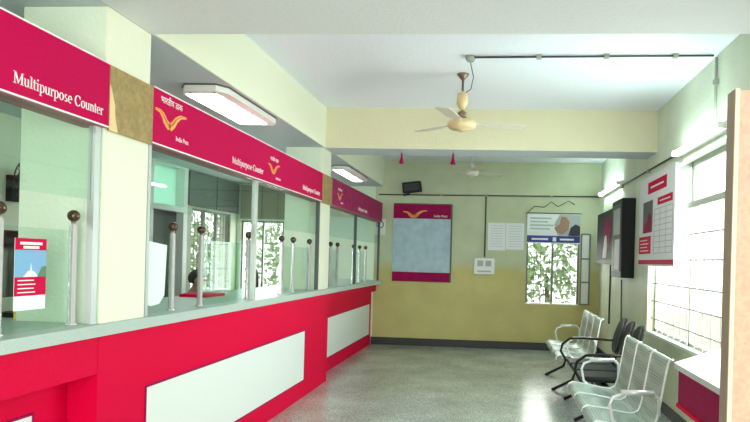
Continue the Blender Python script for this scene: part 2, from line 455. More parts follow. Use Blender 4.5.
struct('floor', MB().box(XL, XR, -2.0, YB, -0.12, 0), M['floor'])
struct('ceiling', MB().box(XL - .2, XR + .2, -2.2, YB + .2, ZC, ZC + .15), M['ceil'])
wall_x('wall_right', XR, XR + .2, -2.0, YB, -.12, ZC, [(4.0, 7.66, .73, 2.50)], M['wallr'])
wall_y('wall_back', YB, YB + .2, -2.16, XR, -.12, ZC, [(.50, 1.40, .79, 2.1)], M['wall'])
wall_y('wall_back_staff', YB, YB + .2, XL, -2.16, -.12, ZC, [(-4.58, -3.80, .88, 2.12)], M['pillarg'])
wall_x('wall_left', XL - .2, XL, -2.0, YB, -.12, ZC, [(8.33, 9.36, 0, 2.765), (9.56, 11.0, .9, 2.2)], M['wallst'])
wall_y('wall_front', -2.2, -2.0, XL, XR, -.12, ZC, [(-1.7, 1.5, 0, 2.6)], M['wallr'])
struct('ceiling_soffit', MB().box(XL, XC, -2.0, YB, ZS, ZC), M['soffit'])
# cream painted outer face of the dropped soffit and the cross beams
struct('trim_1', MB().box(XC, XC + .015, -2.0, YB, ZS - .002, ZC), M['beam'])
struct('trim_2', MB().box(XC + .015, XR, 2.80, 3.62, ZS, ZC), M['beamy'])
struct('trim_3', MB().box(XC + .015, XR, 7.38, 7.86, ZS, ZC), M['beamy'])
struct('trim_6', MB().box(XC + .015, XR, 2.80, 3.62, ZS - .004, ZS), M['underside'])
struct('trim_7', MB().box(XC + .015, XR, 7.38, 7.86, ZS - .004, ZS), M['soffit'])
# pillars
struct('trim_4', MB().box(-2.50, -2.045, 3.22, 3.64, 0, ZS), M['pillar'])
struct('trim_5', MB().box(-2.47, -2.045, 7.37, 7.77, 0, ZS), M['pillar'])
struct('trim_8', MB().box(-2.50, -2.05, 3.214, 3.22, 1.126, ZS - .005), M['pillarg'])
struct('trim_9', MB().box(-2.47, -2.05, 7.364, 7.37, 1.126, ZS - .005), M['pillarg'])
struct('baseboard_back', MB().box(-2.18, XR, YB - .02, YB, 0, .13), M['skirt'])
struct('baseboard_right', MB().box(XR - .015, XR, 2.4, YB - .02, 0, .11), M['skirt'])
struct('ground', MB().box(-16, 16, -14, 24, -.4, -.14), M['ground'])

# ------------------------------------------------------------------ windows
# right wall window with fixed grille
w = struct('window_1', MB().box(XR + .003, XR + .19, 4.0, 7.66, .73, .755), M['white'])
f = MB()
for y0, y1 in ((4.0, 4.05), (5.02, 5.07), (6.28, 6.34), (7.61, 7.66)): f.box(XR + .08, XR + .13, y0, y1, .755, 2.50)
f.box(XR + .08, XR + .13, 4.0, 7.66, 2.45, 2.50); f.box(XR + .07, XR + .14, 4.0, 7.66, 2.06, 2.12); f.box(XR + .08, XR + .13, 4.0, 7.66, .755, .785)
build('window_frame', f, M['grille'], w)
g = MB()
yy = 4.2
while yy < 7.6:
    g.box(XR + .055, XR + .067, yy, yy + .012, .755, 2.06); yy += .23
for z in (.90, 1.10, 1.30, 1.56, 1.80): g.box(XR + .05, XR + .06, 4.0, 7.66, z, z + .012)
build('grille', g, M['grille'], w)
for y0, y1 in ((4.05, 5.02), (5.07, 6.28), (6.34, 7.61)):
    build('transom_pane', MB().box(XR + .10, XR + .106, y0, y1, 2.12, 2.45), M['frost'], w)
# back wall window
w = struct('window_2', MB().box(.50, 1.40, YB + .005, YB + .19, .79, .81), M['white'])
f = MB(); f.box(.50, .53, YB + .03, YB + .08, .81, 2.1); f.box(1.37, 1.40, YB + .03, YB + .08, .81, 2.1)
f.box(.50, 1.40, YB + .03, YB + .08, 2.07, 2.1); f.box(.93, .965, YB + .03, YB + .08, .81, 2.1)
build('window_frame', f, M['grilled'], w)
g = MB()
for z in (1.02, 1.24, 1.46, 1.68): g.box(.53, 1.37, YB + .1, YB + .108, z, z + .008)
for x in (.64, .75, .86, 1.04, 1.15, 1.26): g.box(x, x + .008, YB + .1, YB + .108, .81, 2.07)
build('grille', g, M['grilled'], w)
# its casement leaf folded open against the wall on the right
w = thing('window_shutter', (1.50, YB - .03, .80), 'narrow barred casement leaf folded open right of the garden window', 'window shutter')
f = MB(); f.box(1.42, 1.44, YB - .05, YB - .01, .80, 2.02); f.box(1.56, 1.585, YB - .05, YB - .01, .80, 2.02)
for z in (.80, 1.18, 1.58, 2.0): f.box(1.44, 1.56, YB - .05, YB - .01, z, z + .025)
build('leaf_frame', f, M['grilled'], w)
build('leaf_pane', MB().box(1.44, 1.56, YB - .034, YB - .028, .82, 2.0), M['white'], w)
# staff side windows
w = struct('window_3', MB().box(-4.58, -3.80, YB + .005, YB + .19, .88, .90), M['white'])
f = MB()
for x in (-4.58, -4.20, -3.83): f.box(x, x + .03, YB + .03, YB + .08, .90, 2.12)
f.box(-4.58, -3.80, YB + .03, YB + .08, 2.09, 2.12)
build('window_frame', f, M['grilled'], w)
g = MB()
for i in range(9): g.box(-4.58, -3.80, YB + .1, YB + .108, 1.0 + i * .12, 1.006 + i * .12)
for i in range(7): g.box(-4.5 + i * .11, -4.494 + i * .11, YB + .1, YB + .108, .9, 2.09)
build('grille', g, M['grilled'], w)
w = struct('window_4', MB().box(XL - .19, XL - .005, 9.56, 11.0, .90, .92), M['white'])
f = MB()
for y in (9.56, 10.02, 10.5, 10.97): f.box(XL - .08, XL - .03, y, y + .03, .92, 2.2)
f.box(XL - .08, XL - .03, 9.56, 11.0, 2.17, 2.2); build('window_frame', f, M['grilled'], w)
g = MB()
for i in range(10): g.box(XL - .11, XL - .10, 9.56, 11.0, 1.0 + i * .12, 1.006 + i * .12)
for i in range(12): g.box(XL - .11, XL - .10, 9.62 + i * .12, 9.626 + i * .12, .92, 2.17)
build('grille', g, M['grilled'], w)
# staff door with a bright transom
w = struct('door_1', MB().box(XL - .12, XL - .08, 8.40, 9.24, 0.01, 2.10), M['darkpanel'])
f = MB()
for y0, y1 in ((8.33, 8.40), (9.24, 9.36)): f.box(XL - .14, XL + .03, y0, y1, 0, 2.765)
f.box(XL - .14, XL + .03, 8.40, 9.24, 2.74, 2.765); f.box(XL - .14, XL + .03, 8.40, 9.24, 2.10, 2.18)
build('door_frame', f, M['white'], w)
build('transom_pane', MB().box(XL - .11, XL - .10, 8.40, 9.24, 2.18, 2.74), M['frostt'], w)
build('door_handle', MB().tube([(XL - .05, 9.16, .98), (XL - .03, 9.16, .98), (XL - .03, 9.04, .98)], .01), M['alu'], w)
# panels over the staff windows
w = solo('wall_panel', MB().box(XL, XL + .05, 9.38, 10.30, 2.23, ZS - .02).box(XL, XL + .05, 10.33, 11.22, 2.23, ZS - .02), M['darkpanel'],
         'dark grey board panelling above the side windows behind the counter', 'wall panel')
w = solo('wall_panel', MB().box(-4.58, -4.20, YB - .05, YB, 2.15, ZS - .02).box(-4.18, -3.78, YB - .05, YB, 2.15, ZS - .02), M['beigepanel'],
         'greyish beige board panelling above the far window behind the counter', 'wall panel')

# ------------------------------------------------------------------ counter
def counter_section(y0, y1, xf, label, wy0, wy1):
    t = thing('counter_unit', (xf - .3, (y0 + y1) / 2, 0), label, 'counter', 'units of the red service counter')
    build('carcass', MB().box(xf - .02, xf, y0, y1, .0, 1.064).box(xf - .45, xf - .02, y0, y0 + .02, 0, 1.064).box(xf - .45, xf - .02, y1 - .02, y1, 0, 1.064)
          .box(xf - .45, xf - .02, y0, y1, .5, .52), M['red'], t)
    build('inset_panel', MB().box(xf, xf + .004, wy0, wy1, .19, .71), M['white'], t)
    build('panel_border', MB().box(xf, xf + .006, wy0 - .012, wy0, .178, .722).box(xf, xf + .006, wy1, wy1 + .012, .178, .722)
          .box(xf, xf + .006, wy0, wy1, .71, .722).box(xf, xf + .006, wy0, wy1, .178, .19), M['maroon'], t)
    return t
RC = -2.19
t1 = counter_section(.6, 3.18, RC, 'nearest unit of the red counter, recessed beside the first pier', 1.2, 2.93)
t2 = counter_section(3.19, 7.76, XC, 'long middle unit of the red counter with a big white inset panel', 3.66, 6.80)
t3 = counter_section(7.77, YB - .005, RC, 'far unit of the red counter running to the back wall', 8.15, YB - .16)
build('apron', MB().box(RC + .001, XC, .6, 3.185, .87, 1.064), M['red'], t1)
build('apron', MB().box(RC + .001, XC - .08, 7.765, YB - .006, .93, 1.064), M['red'], t3)
# continuous worktop, cut around the two pillars
wt = MB(); wt.box(-2.043, -2.0, .5, YB - .003, 1.066, 1.125)
for y0, y1 in ((.5, 3.215), (3.645, 7.365), (7.775, YB - .003)): wt.box(-2.80, -2.043, y0, y1, 1.066, 1.125)
wt.box(-2.80, -2.505, 3.215, 3.645, 1.066, 1.125); wt.box(-2.80, -2.48, 7.365, 7.775, 1.066, 1.125)
solo('worktop', wt, M['stone'], 'long speckled grey stone worktop running the whole length of the red counter', 'worktop')

# aluminium framed glazing hanging between fascia and counter
def glazing(y0, y1, posts, lb):
    t = thing('glazed_screen', (-2.125, (y0 + y1) / 2, 1.126), lb, 'glazing', 'glazing bays over the counter')
    for y, m, wd in posts: build('post', MB().box(-2.085, -2.05, y, y + wd, 1.126, 2.137), M[m], t)
    build('pane', MB().box(-2.071, -2.065, y0, y1, 1.76, 2.137), M['glass'], t)
glazing(.6, 3.15, [(3.15, 'alu', .045)], 'upper glazing left of the first pillar, nearest the viewer')
glazing(3.69, 5.36, [(3.66, 'alu', .03), (5.36, 'alu', .05)], 'upper glazing just beyond the first pillar with a wide aluminium post')
glazing(5.41, 7.31, [(7.31, 'darkpanel', .045)], 'upper glazing ending in a dark post just before the second pillar')
glazing(7.79, 9.30, [(9.30, 'aludark', .045)], 'upper glazing just beyond the second pillar')
glazing(9.345, 11.18, [(11.18, 'aludark', .045)], 'upper glazing nearest the yellow back wall')

# steel posts with ball finials
def barrier_post():
    t = thing('barrier_post', (0, 0, 0), '', 'post', 'steel ball-topped posts on the counter')
    build('shaft', MB().lathe([(.030, 0), (.030, .006), (.019, .010), (.019, .50), (.012, .505), (.012, .520)], (0, 0, 0), 16), M['steel'], t)
    build('ball', MB().sphere((0, 0, .548), .030, 16), M['ball'], t)
    return t
bp = barrier_post(); first = True
posts = [(2.61, 'steel ball-topped post at the left edge, nearest the viewer'), (3.10, 'steel ball-topped post just before the first pillar'),
         (4.10, 'first ball-topped post beyond the first pillar'), (4.51, 'ball-topped post beside the clerk\'s head'),
         (5.40, 'ball-topped post by the mid counter glazing post'), (6.25, 'ball-topped post left of a close trio before the second pillar'),
         (6.62, 'middle ball-topped post of the trio before the second pillar'), (7.20, 'ball-topped post nearest the near face of the second pillar'),
         (8.14, 'first ball-topped post beyond the second pillar'), (8.50, 'second ball-topped post beyond the second pillar'),
         (9.47, 'ball-topped post beyond the far glazing post'), (9.89, 'second last ball-topped post toward the back wall'), (10.35, 'last ball-topped post near the back wall')]
for y, lb in posts:
    if first: o = bp; o.location = (-2.12, y, 1.1255); o['label'] = lb; first = False
    else: o = dup(bp, (-2.12, y, 1.1255), lb)
def screen(y0, y1, lb, m='gglass', z1=1.60):
    t = thing('glass_screen', (-2.12, (y0 + y1) / 2, 1.16), lb, 'glass screen', 'low glass screens on the counter')
    build('pane', MB().box(-2.123, -2.117, y0 + .021, y1 - .021, 1.1265, z1), M[m], t)
    return t
screen(2.61, 3.10, 'low glass screen carrying the red leaflet, nearest the viewer', 'glass')
screen(3.67, 4.10, 'low glass screen with the taped white sheet beside the first pillar', 'glass')
screen(4.51, 5.28, 'greenish low glass screen between clerk and glazing post')
screen(6.25, 6.62, 'low glass screen in the first gap of the post trio', 'glass')
screen(6.62, 7.20, 'low glass screen in the second gap of the post trio', 'glass')
screen(8.14, 8.50, 'low glass screen just beyond the second pillar', 'glass')
screen(9.47, 9.89, 'low glass screen of the second last pair of posts', 'glass')
screen(9.89, 10.35, 'low glass screen nearest the back wall', 'glass')

# leaflet on the nearest screen
fr = face_left_wall(-2.116, 2.70, 1.225)
t = thing('leaflet', (-2.116, 2.8, 1.225), 'red and blue leaflet taped to the nearest glass screen', 'leaflet')
build('sheet', plate(fr, 0, .20, 0, .325, 0, .002), M['paper'], t)
build('header', plate(fr, 0, .20, .272, .325, .002, .003), M['posterred'], t)
build('picture', plate(fr, 0, .20, .15, .272, .002, .003), M['skyp'], t)
build('tower', polyplate(fr, [(.05, .15), (.15, .15), (.12, .175), (.105, .18), (.10, .215), (.095, .18), (.08, .175)], .003, .004), M['paper'], t)
build('trees', polyplate(fr, [(.14, .15), (.2, .15), (.2, .20), (.17, .195), (.155, .17)], .003, .004), M['greenp'], t)
build('text_block', plate(fr, 0, .20, .065, .15, .002, .003), M['posterred'], t)
mb = MB()
for i in range(4): plate(fr, .02, .13 - .01 * (i % 2), .078 + i * .018, .083 + i * .018, .003, .004, mb)
for i in range(2): plate(fr, .03 + .02 * i, .17 - .02 * i, .308 - i * .018, .296 - i * .018, .003, .004, mb)
build('print', mb, M['txt'], t)
# taped sheet
fr = face_left_wall(-2.116, 3.78, 1.17)
solo('paper_sheet', polyplate(fr, [(0, .02), (.06, 0), (.16, .01), (.22, .06), (.24, .38), (.02, .40)], 0, .002), M['paper'],
     'ragged white paper sheet taped to the glass right beside the first pillar', 'paper')

# ------------------------------------------------------------------ fascia signs
def fascia(y0, y1, label, m, logos, texts, serif_text=False):
    t = thing('fascia_sign', (-2.08, (y0 + y1) / 2, 2.14), label, 'sign', 'fascia signs above the counter')
    build('board', MB().box(-2.16, XC, y0, y1, 2.142, 2.475), M[m], t)
    build('underside', MB().box(-2.16, XC - .002, y0, y1, 2.138, 2.142), M['signu'], t)
    build('border_line', MB().box(XC, XC + .002, y0, y1, 2.142, 2.150).box(XC - .001, XC + .003, y0, y1, 2.470, 2.477), M['txt'] if m == 'sign' else M['signu'], t)
    for y, z, s in logos:
        g, r = emblem(s); fr = face_left_wall(XC, y, z)
        build('emblem', MB().mapped(fr, g), M['gold'], t); build('emblem_line', MB().mapped(fr, r), M['goldred'], t)
        try: build('emblem_name', MB().mapped(face_left_wall(XC, y + s * .16, z + s * .38), textmb('भारतीय डाक', s * .15)), M['txt'], t)
        except Exception: pass
        build('emblem_caption', MB().mapped(face_left_wall(XC, y + s * .66, z - s * .14), textmb('India Post', s * .11)), M['txt'], t)
    for y, z, em, wid in texts:
        mb, L = serif('Multipurpose Counter', em)
        for v in mb.v: v.x *= wid / L
        build('lettering', MB().mapped(face_left_wall(XC, y, z), mb), M['txt'], t)
    return t
fascia(.6, 3.225, 'near magenta fascia sign reading Multipurpose Counter in large white letters', 'sign', [], [(2.555, 2.195, .075, .62)])
fascia(3.655, 7.36, 'long magenta fascia sign with two winged emblems between the brown covered patches', 'sign',
       [(3.68, 2.26, .38), (5.58, 2.24, .30)], [(4.80, 2.20, .075, .66), (6.60, 2.20, .075, .66)])
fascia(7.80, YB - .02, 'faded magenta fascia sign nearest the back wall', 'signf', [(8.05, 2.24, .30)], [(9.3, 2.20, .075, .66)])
def patch(y0, y1, lb, torn):
    t = thing('covered_board', (-2.08, (y0 + y1) / 2, 2.14), lb, 'board', 'brown covered patches of the fascia')
    build('board', MB().box(-2.04, XC + .002, y0, y1, 2.13, 2.47), M['brown'], t)
    if torn: build('torn_strip', polyplate(face_left_wall(XC + .002, y0, 2.13), [(0, 0), (.075, 0), (.05, .08), (.045, .14), (.02, .20), (0, .24)], 0, .002), M['brownl'], t)
patch(3.228, 3.652, 'brown paper covered fascia patch with torn pale edge on the first pillar', True)
patch(7.363, 7.797, 'small brown fascia patch on the second pillar', False)

# ------------------------------------------------------------------ ceiling lamps over the counter
def tray_lamp(x0, x1, y0, y1, lb):
    t = thing('ceiling_lamp', ((x0 + x1) / 2, (y0 + y1) / 2, ZS), lb, 'ceiling lamp', 'tray lamps under the soffit')
    c = .06
    pts = [(x0 + c, y0), (x1 - c, y0), (x1, y0 + c * 1.6), (x1, y1 - c * 1.6), (x1 - c, y1), (x0 + c, y1), (x0, y1 - c * 1.6), (x0, y0 + c * 1.6)]
    build('housing', MB().prism(pts, ZS - .055, ZS - .001), M['lampw'], t)
    cx, cy = (x0 + x1) / 2, (y0 + y1) / 2
    build('rim', MB().prism([(cx + (p[0] - cx) * 1.05, cy + (p[1] - cy) * 1.012) for p in pts], ZS - .012, ZS - .0015), M['aludark'], t)
    build('diffuser', MB().box(x0 + .02, x1 - .09, y0 + .10, y1 - .08, ZS - .062, ZS - .050), M['lamp'], t, bevel=.004)
    for (a, b) in ((x0 + .08, y0 + .05), (x1 - .09, y0 + .05)): build('screw', MB().sphere((a, b, ZS - .055), .008, 8), M['aludark'], t)
tray_lamp(-2.42, -2.06, 4.68, 5.92, 'lit tray lamp under the soffit over the middle of the counter')
tray_lamp(-2.32, -2.07, 8.75, 10.20, 'lit tray lamp under the soffit near the back wall')

# ------------------------------------------------------------------ wall tube lights
def batten(y0, y1, z, lb):
    t = thing('tube_light', (XR - .05, (y0 + y1) / 2, z), lb, 'tube light', 'tube lights on the right wall')
    build('batten', MB().box(XR - .05, XR - .001, y0, y1, z + .0, z + .06), M['lampw'], t)
    build('tube', MB().tube([(XR - .075, y0 + .04, z + .03), (XR - .075, y1 - .04, z + .03)], .018, 10), M['tube'], t)
    for y in (y0 + .02, y1 - .04): build('lampholder', MB().box(XR - .10, XR - .05, y, y + .02, z + .005, z + .055), M['lampw'], t)
batten(5.05, 6.42, 2.555, 'long glowing tube light above the large barred window')
batten(9.30, 10.95, 2.63, 'glowing tube light above the dark framed picture')

def added_staff_tube(x, y0, y1, lb):  # unseen lamps, added to brighten the area behind the counter
    t = thing('tube_light', (x, (y0 + y1) / 2, ZS), lb, 'tube light', 'added tube lights of the staff area')
    build('batten', MB().box(x - .03, x + .03, y0, y1, ZS - .03, ZS - .001), M['lampw'], t)
    build('tube', MB().tube([(x, y0 + .03, ZS - .05), (x, y1 - .03, ZS - .05)], .018, 10), M['tube'], t)
added_staff_tube(-3.7, 1.3, 2.55, 'added unseen tube light on the staff side ceiling before the first pillar')
added_staff_tube(-3.5, 5.4, 6.65, 'added unseen tube light on the staff side ceiling above the clerk')
added_staff_tube(-3.5, 9.0, 10.25, 'added unseen tube light on the staff side ceiling near the back wall')

# ------------------------------------------------------------------ fans
def fan(x, y, zm, lb, rod_top=ZC, body='beige', R=.135, wire=True, rot=0.3):
    t = thing('ceiling_fan', (x, y, rod_top), lb, 'ceiling fan')
    build('canopy', MB().lathe([(.055, 0), (.055, -.012), (.02, -.05), (.012, -.06)], (x, y, rod_top - .001), 20), M['copper'] if wire else M['fanw'], t)
    build('rod', MB().tube([(x, y, rod_top - .05), (x, y, zm + .05)], .011, 10), M['copper'] if wire else M['fanw'], t)
    build('rod_cover', MB().lathe([(.015, .31), (.05, .29), (.055, .20), (.02, .14)] if wire else [(.012, .15), (.03, .13), (.045, .07), (.02, .065)], (x, y, zm), 20), M[body], t)
    build('coil', MB().lathe([(.02, .13), (.042, .12), (.045, .07), (.025, .055)] if wire else [(.03, .065), (.05, .05), (.05, .035), (.03, .03)], (x, y, zm), 20), M['copper'] if wire else M['fanw'], t)
    h = .035
    build('motor_housing', MB().lathe([(.04, h + .025), (R * .8, h + .012), (R, h * .4), (R, -h * .3), (R * .82, -h), (R * .35, -h * 1.25), (.03, -h * 1.7)], (x, y, zm), 32), M[body], t)
    for k in range(3):
        a = rot + 2 * PI * k / 3; c, s = math.cos(a), math.sin(a)
        b = MB(); L0, L1 = R * .85, R + .48
        prof = [(L0, .03), (R + .06, .035), (R + .10, .065), (L1 - .05, .075), (L1, .06)]
        up = [(l, w_, .008) for l, w_ in prof]; vs = []
        for l, w_, th in up:
            for sgn in (-1, 1):
                for dz in (0, .004):
                    q = sgn * w_; zz = zm + .018 + q * -.12 + dz
                    vs.append((x + c * l - s * q, y + s * l + c * q, zz))
        fs = []
        for i in range(len(up) - 1):
            o = i * 4
            fs += [(o, o + 4, o + 6, o + 2), (o + 1, o + 3, o + 7, o + 5), (o, o + 1, o + 5, o + 4), (o + 2, o + 6, o + 7, o + 3)]
        fs += [(0, 2, 3, 1), (16, 17, 19, 18)]
        build('blade', b.add(vs, fs), M['fanblade'], t)
    if wire:
        build('supply_wire', MB().tube([(x + .03, y, zm + .30), (x + .08, y - .1, zm + .31), (x + .11, y - .3, zm + .36), (x + .09, y - .50, rod_top - .05)], .004, 6), M['cable'], t)
    return t
fan(-.36, 6.0, 2.755, 'cream ceiling fan hanging in the front bay of the hall')
fan(-.42, 9.8, 2.83, 'small white ceiling fan in the rear bay by the back wall', body='fanw', R=.11, wire=False, rot=.8)

# red paper tassels under the rear beam
def tassel(x, lb):
    t = thing('hanging_tassel', (x, 7.50, ZS), lb, 'tassel', 'red tassels under the beam')
    build('string', MB().tube([(x, 7.50, ZS - .001), (x, 7.50, ZS - .05)], .003, 6), M['maroon'], t)
    build('tuft', MB().lathe([(.008, -.03), (.012, -.06), (.014, -.09), (.030, -.15), (.028, -.155)], (x, 7.50, ZS), 12), M['maroon'], t)
tassel(-1.14, 'left red paper tassel hanging under the rear beam'); tassel(-.54, 'right red paper tassel hanging under the rear beam beside the far fan')

# ------------------------------------------------------------------ conduits
def conduit(pts, r, m, lb, clips=()):
    t = thing('conduit', pts[0], lb, 'conduit')
    build('pipe', MB().tube(pts, r, 8), M[m], t)
    for c in clips: build('clip', MB().box(c[0] - .02, c[0] + .02, c[1] - .02, c[1] + .02, c[2] - .018, c[2] + .018), M['cablel'], t)
conduit([(-.25, 5.46, ZC - .016), (1.70, 5.40, ZC - .016)], .009, 'cable', 'dark conduit running across the ceiling from the fan to the right wall',
        [(.30, 5.44, ZC - .016), (.85, 5.425, ZC - .016), (1.4, 5.41, ZC - .016)])
solo('junction_box', MB().lathe([(.04, 0), (.045, -.02), (.03, -.045)], (-.27, 5.48, ZC - .001), 16), M['cablel'], 'small round junction box at the fan end of the ceiling conduit', 'junction box')
conduit([(XR - .018, 5.40, ZC - .03), (XR - .018, 5.40, 2.70)], .012, 'cablel', 'pale conduit dropping from ceiling to the window tube light', [(XR - .018, 5.40, 3.0)])
conduit([(XR - .016, 6.44, 2.60), (XR - .016, 9.28, 2.62)], .010, 'cable', 'dark conduit along the right wall between the two tube lights', [(XR - .016, 7.7, 2.6), (XR - .016, 9.3, 2.6)])
conduit([(-2.10, YB - .014, 2.63), (XR - .03, YB - .014, 2.66)], .011, 'cable', 'dark conduit running straight across the back wall', [(-1.0, YB - .014, 2.64), (-.22, YB - .014, 2.65), (.9, YB - .014, 2.65)])
conduit([(-.22, YB - .014, 2.63), (-.22, YB - .014, 1.58)], .011, 'cable', 'dark conduit dropping to the switch box on the back wall')
conduit([(.50, YB - .012, 2.36), (.62, YB - .012, 2.48), (.78, YB - .012, 2.46), (.9, YB - .012, 2.56), (1.02, YB - .012, 2.48), (1.2, YB - .012, 2.58), (1.3, YB - .012, 2.52)], .006, 'cable', 'loose dark wire looping above the blue banner')
conduit([(XR - .012, 9.2, 1.30), (XR - .012, 9.15, .75), (XR - .012, 9.25, .5)], .008, 'cable', 'thin cord hanging below the notice cabinet')
conduit([(XR - .012, 10.1, 1.50), (XR - .012, 10.12, .6)], .012, 'cable', 'dark conduit running down below the framed picture')

# ------------------------------------------------------------------ back wall things
t = thing('notice_board', (-1.31, YB, 1.12), 'pale blue notice board with maroon bands on the yellow back wall', 'notice board')
fr = face_back_wall(-1.83, YB - .004, 1.12)
build('backing', plate(fr, 0, 1.01, 0, 1.35, 0, .02), M['board'], t)
build('top_band', plate(fr, 0, 1.01, 1.10, 1.35, .02, .024), M['maroon'], t)
build('bottom_band', plate(fr, 0, 1.01, 0, .165, .02, .024), M['maroon'], t)
build('edging', plate(fr, 1.01, 1.035, 0, 1.36, 0, .028, plate(fr, 0, 1.01, 1.35, 1.365, 0, .028)), M['aludark'], t)
g, r = emblem(.42); fr2 = face_back_wall(-1.66, YB - .028, 2.235)
build('emblem', MB().mapped(fr2, g), M['gold'], t)
build('lettering', MB().mapped(face_back_wall(-1.12, YB - .028, 2.25), textmb('India Post', .06)), M['txt'], t)
fr = face_back_wall(-.17, YB, 1.70)
t = thing('wall_notice', (.15, YB, 1.70), 'faint white paper notices pinned beside the back wall window', 'notice')
build('sheet', plate(fr, 0, .30, 0, .48, 0, .004), M['paper'], t); build('sheet', plate(fr, .31, .62, .02, .48, 0, .004), M['paper'], t)
for u0, u1 in ((.04, .26), (.35, .58)):
    mb = MB()
    for i in range(9): plate(fr, u0, u1, .07 + i * .044, .076 + i * .044, .004, .005, mb)
    build('print', mb, M['greyink'], t)
t = thing('switch_box', (-.21, YB, 1.27), 'white electrical switch box at the end of the dropped conduit', 'switch box')
build('case', MB().box(-.40, -.04, YB - .05, YB, 1.28, 1.56), M['white'], t, bevel=.01)
for x in (-.34, -.20): build('switch', MB().box(x, x + .10, YB - .058, YB - .05, 1.42, 1.52), M['greyink'], t)
build('label_strip', MB().box(-.34, -.10, YB - .054, YB - .05, 1.32, 1.345), M['greyink'], t)
t = thing('wall_clock', (-2.06, YB, 1.90), 'small square wall clock beside the end of the fascia', 'clock')
build('case', MB().box(-2.15, -1.97, YB - .04, YB, 1.92, 2.20), M['lampw'], t, bevel=.008)
build('dial', MB().lathe([(.065, 0), (.065, -.004)], (-2.06, YB - .04, 2.10), 24, 'Y'), M['ink'], t)
build('dial_face', MB().lathe([(.05, 0), (.05, -.003)], (-2.06, YB - .044, 2.10), 24, 'Y'), M['paper'], t)
t = thing('wall_speaker', (-1.49, YB, 2.60), 'small black speaker on a bracket above the blue notice board', 'speaker')
a = .12; c, s = math.cos(a), math.sin(a)
def rotbox(x0, x1, y0, y1, z0, z1, cx, cz, ang):
    m = MB().box(x0, x1, y0, y1, z0, z1); c_, s_ = math.cos(ang), math.sin(ang)
    for v in m.v:
        dx, dz = v.x - cx, v.z - cz; v.x = cx + dx * c_ - dz * s_; v.z = cz + dx * s_ + dz * c_
    return m
build('cabinet', rotbox(-1.66, -1.34, YB - .22, YB - .06, 2.66, 2.84, -1.5, 2.75, a), M['blackp'], t, bevel=.01)
build('speaker_grille', rotbox(-1.63, -1.37, YB - .228, YB - .22, 2.69, 2.81, -1.5, 2.75, a), M['ink'], t)
build('bracket', MB().tube([(-1.5, YB - .08, 2.70), (-1.58, YB - .05, 2.64), (-1.66, YB - .005, 2.62)], .014, 8), M['blackp'], t)
# banner over the window
t = thing('banner', (.95, YB, 1.83), 'printed banner with a blue foot band hung over the garden window top', 'banner')
fr = face_back_wall(.50, YB - .02, 1.84)
build('cloth', plate(fr, 0, .90, 0, .51, 0, .012), M['paper'], t)
build('blue_band', plate(fr, 0, .90, .02, .135, .012, .015), M['blue'], t)
build('grey_picture', polyplate(fr, [(.52, .14), (.90, .14), (.90, .50), (.55, .50), (.46, .33)], .012, .014), M['greyink'], t)
build('face_picture', polyplate(fr, [(.50, .20), (.60, .16), (.70, .24), (.72, .38), (.66, .46), (.58, .47), (.56, .34), (.46, .27)], .014, .016), M['skin'], t)
build('dark_picture', polyplate(fr, [(.70, .14), (.90, .14), (.90, .30), (.82, .34), (.74, .28)], .014, .0165), M['ink'], t)
mb = MB()
for i, L in enumerate((.36, .30, .40, .34)): plate(fr, .05, .05 + L, .42 - i * .06, .445 - i * .06, .012, .014, mb)
build('print', mb, M['greyink'], t)
mb = MB(); plate(fr, .08, .36, .06, .09, .015, .016, mb); plate(fr, .44, .50, .04, .11, .015, .016, mb); plate(fr, .56, .80, .06, .09, .015, .016, mb)
build('band_print', mb, M['txt'], t)
build('pole', MB().tube([(.48, YB - .03, 2.36), (1.42, YB - .03, 2.36)], .008, 8), M['cable'], t)

# ------------------------------------------------------------------ right wall things
fr = face_right_wall(XR - .03, 8.05, 1.50)
t = thing('information_board', (XR - .02, 7.25, 1.50), 'tall white information poster with red blocks beside the barred window', 'poster')
build('board', MB().box(XR - .03, XR - .002, 6.48, 8.05, 1.50, 2.52), M['paper'], t)
build('foot_band', plate(fr, 0, 1.57, .02, .07, 0, .003), M['posterred'], t)
build('title_block', plate(fr, .42, 1.24, .82, .95, 0, .003), M['posterred'], t); build('title_block', plate(fr, .88, 1.48, .66, .74, 0, .003), M['posterred'], t)
build('title_print', plate(fr, .55, 1.12, .875, .895, .003, .004), M['txt'], t); build('title_print', plate(fr, .98, 1.40, .693, .705, .003, .004), M['txt'], t)
build('photo', plate(fr, .2, .66, .38, .74, 0, .003), M['darkpanel'], t)
build('photo_figure', polyplate(fr, [(.25, .38), (.6, .38), (.62, .55), (.5, .62), (.4, .5), (.28, .48)], .003, .004), M['maroon'], t)
build('text_block', plate(fr, .02, .60, .14, .34, 0, .003), M['posterred'], t)
mb = MB()
for i in range(4): plate(fr, .08, .5 - .06 * (i % 2), .17 + i * .04, .18 + i * .04, .003, .004, mb)
build('text_print', mb, M['txt'], t)
mb = MB()
for i in range(9): plate(fr, .74, 1.5, .14 + i * .06, .146 + i * .06, 0, .002, mb)
for i in range(4): plate(fr, .74 + i * .25, .75 + i * .25, .14, .62, 0, .002, mb)
build('table_print', mb, M['greyink'], t)

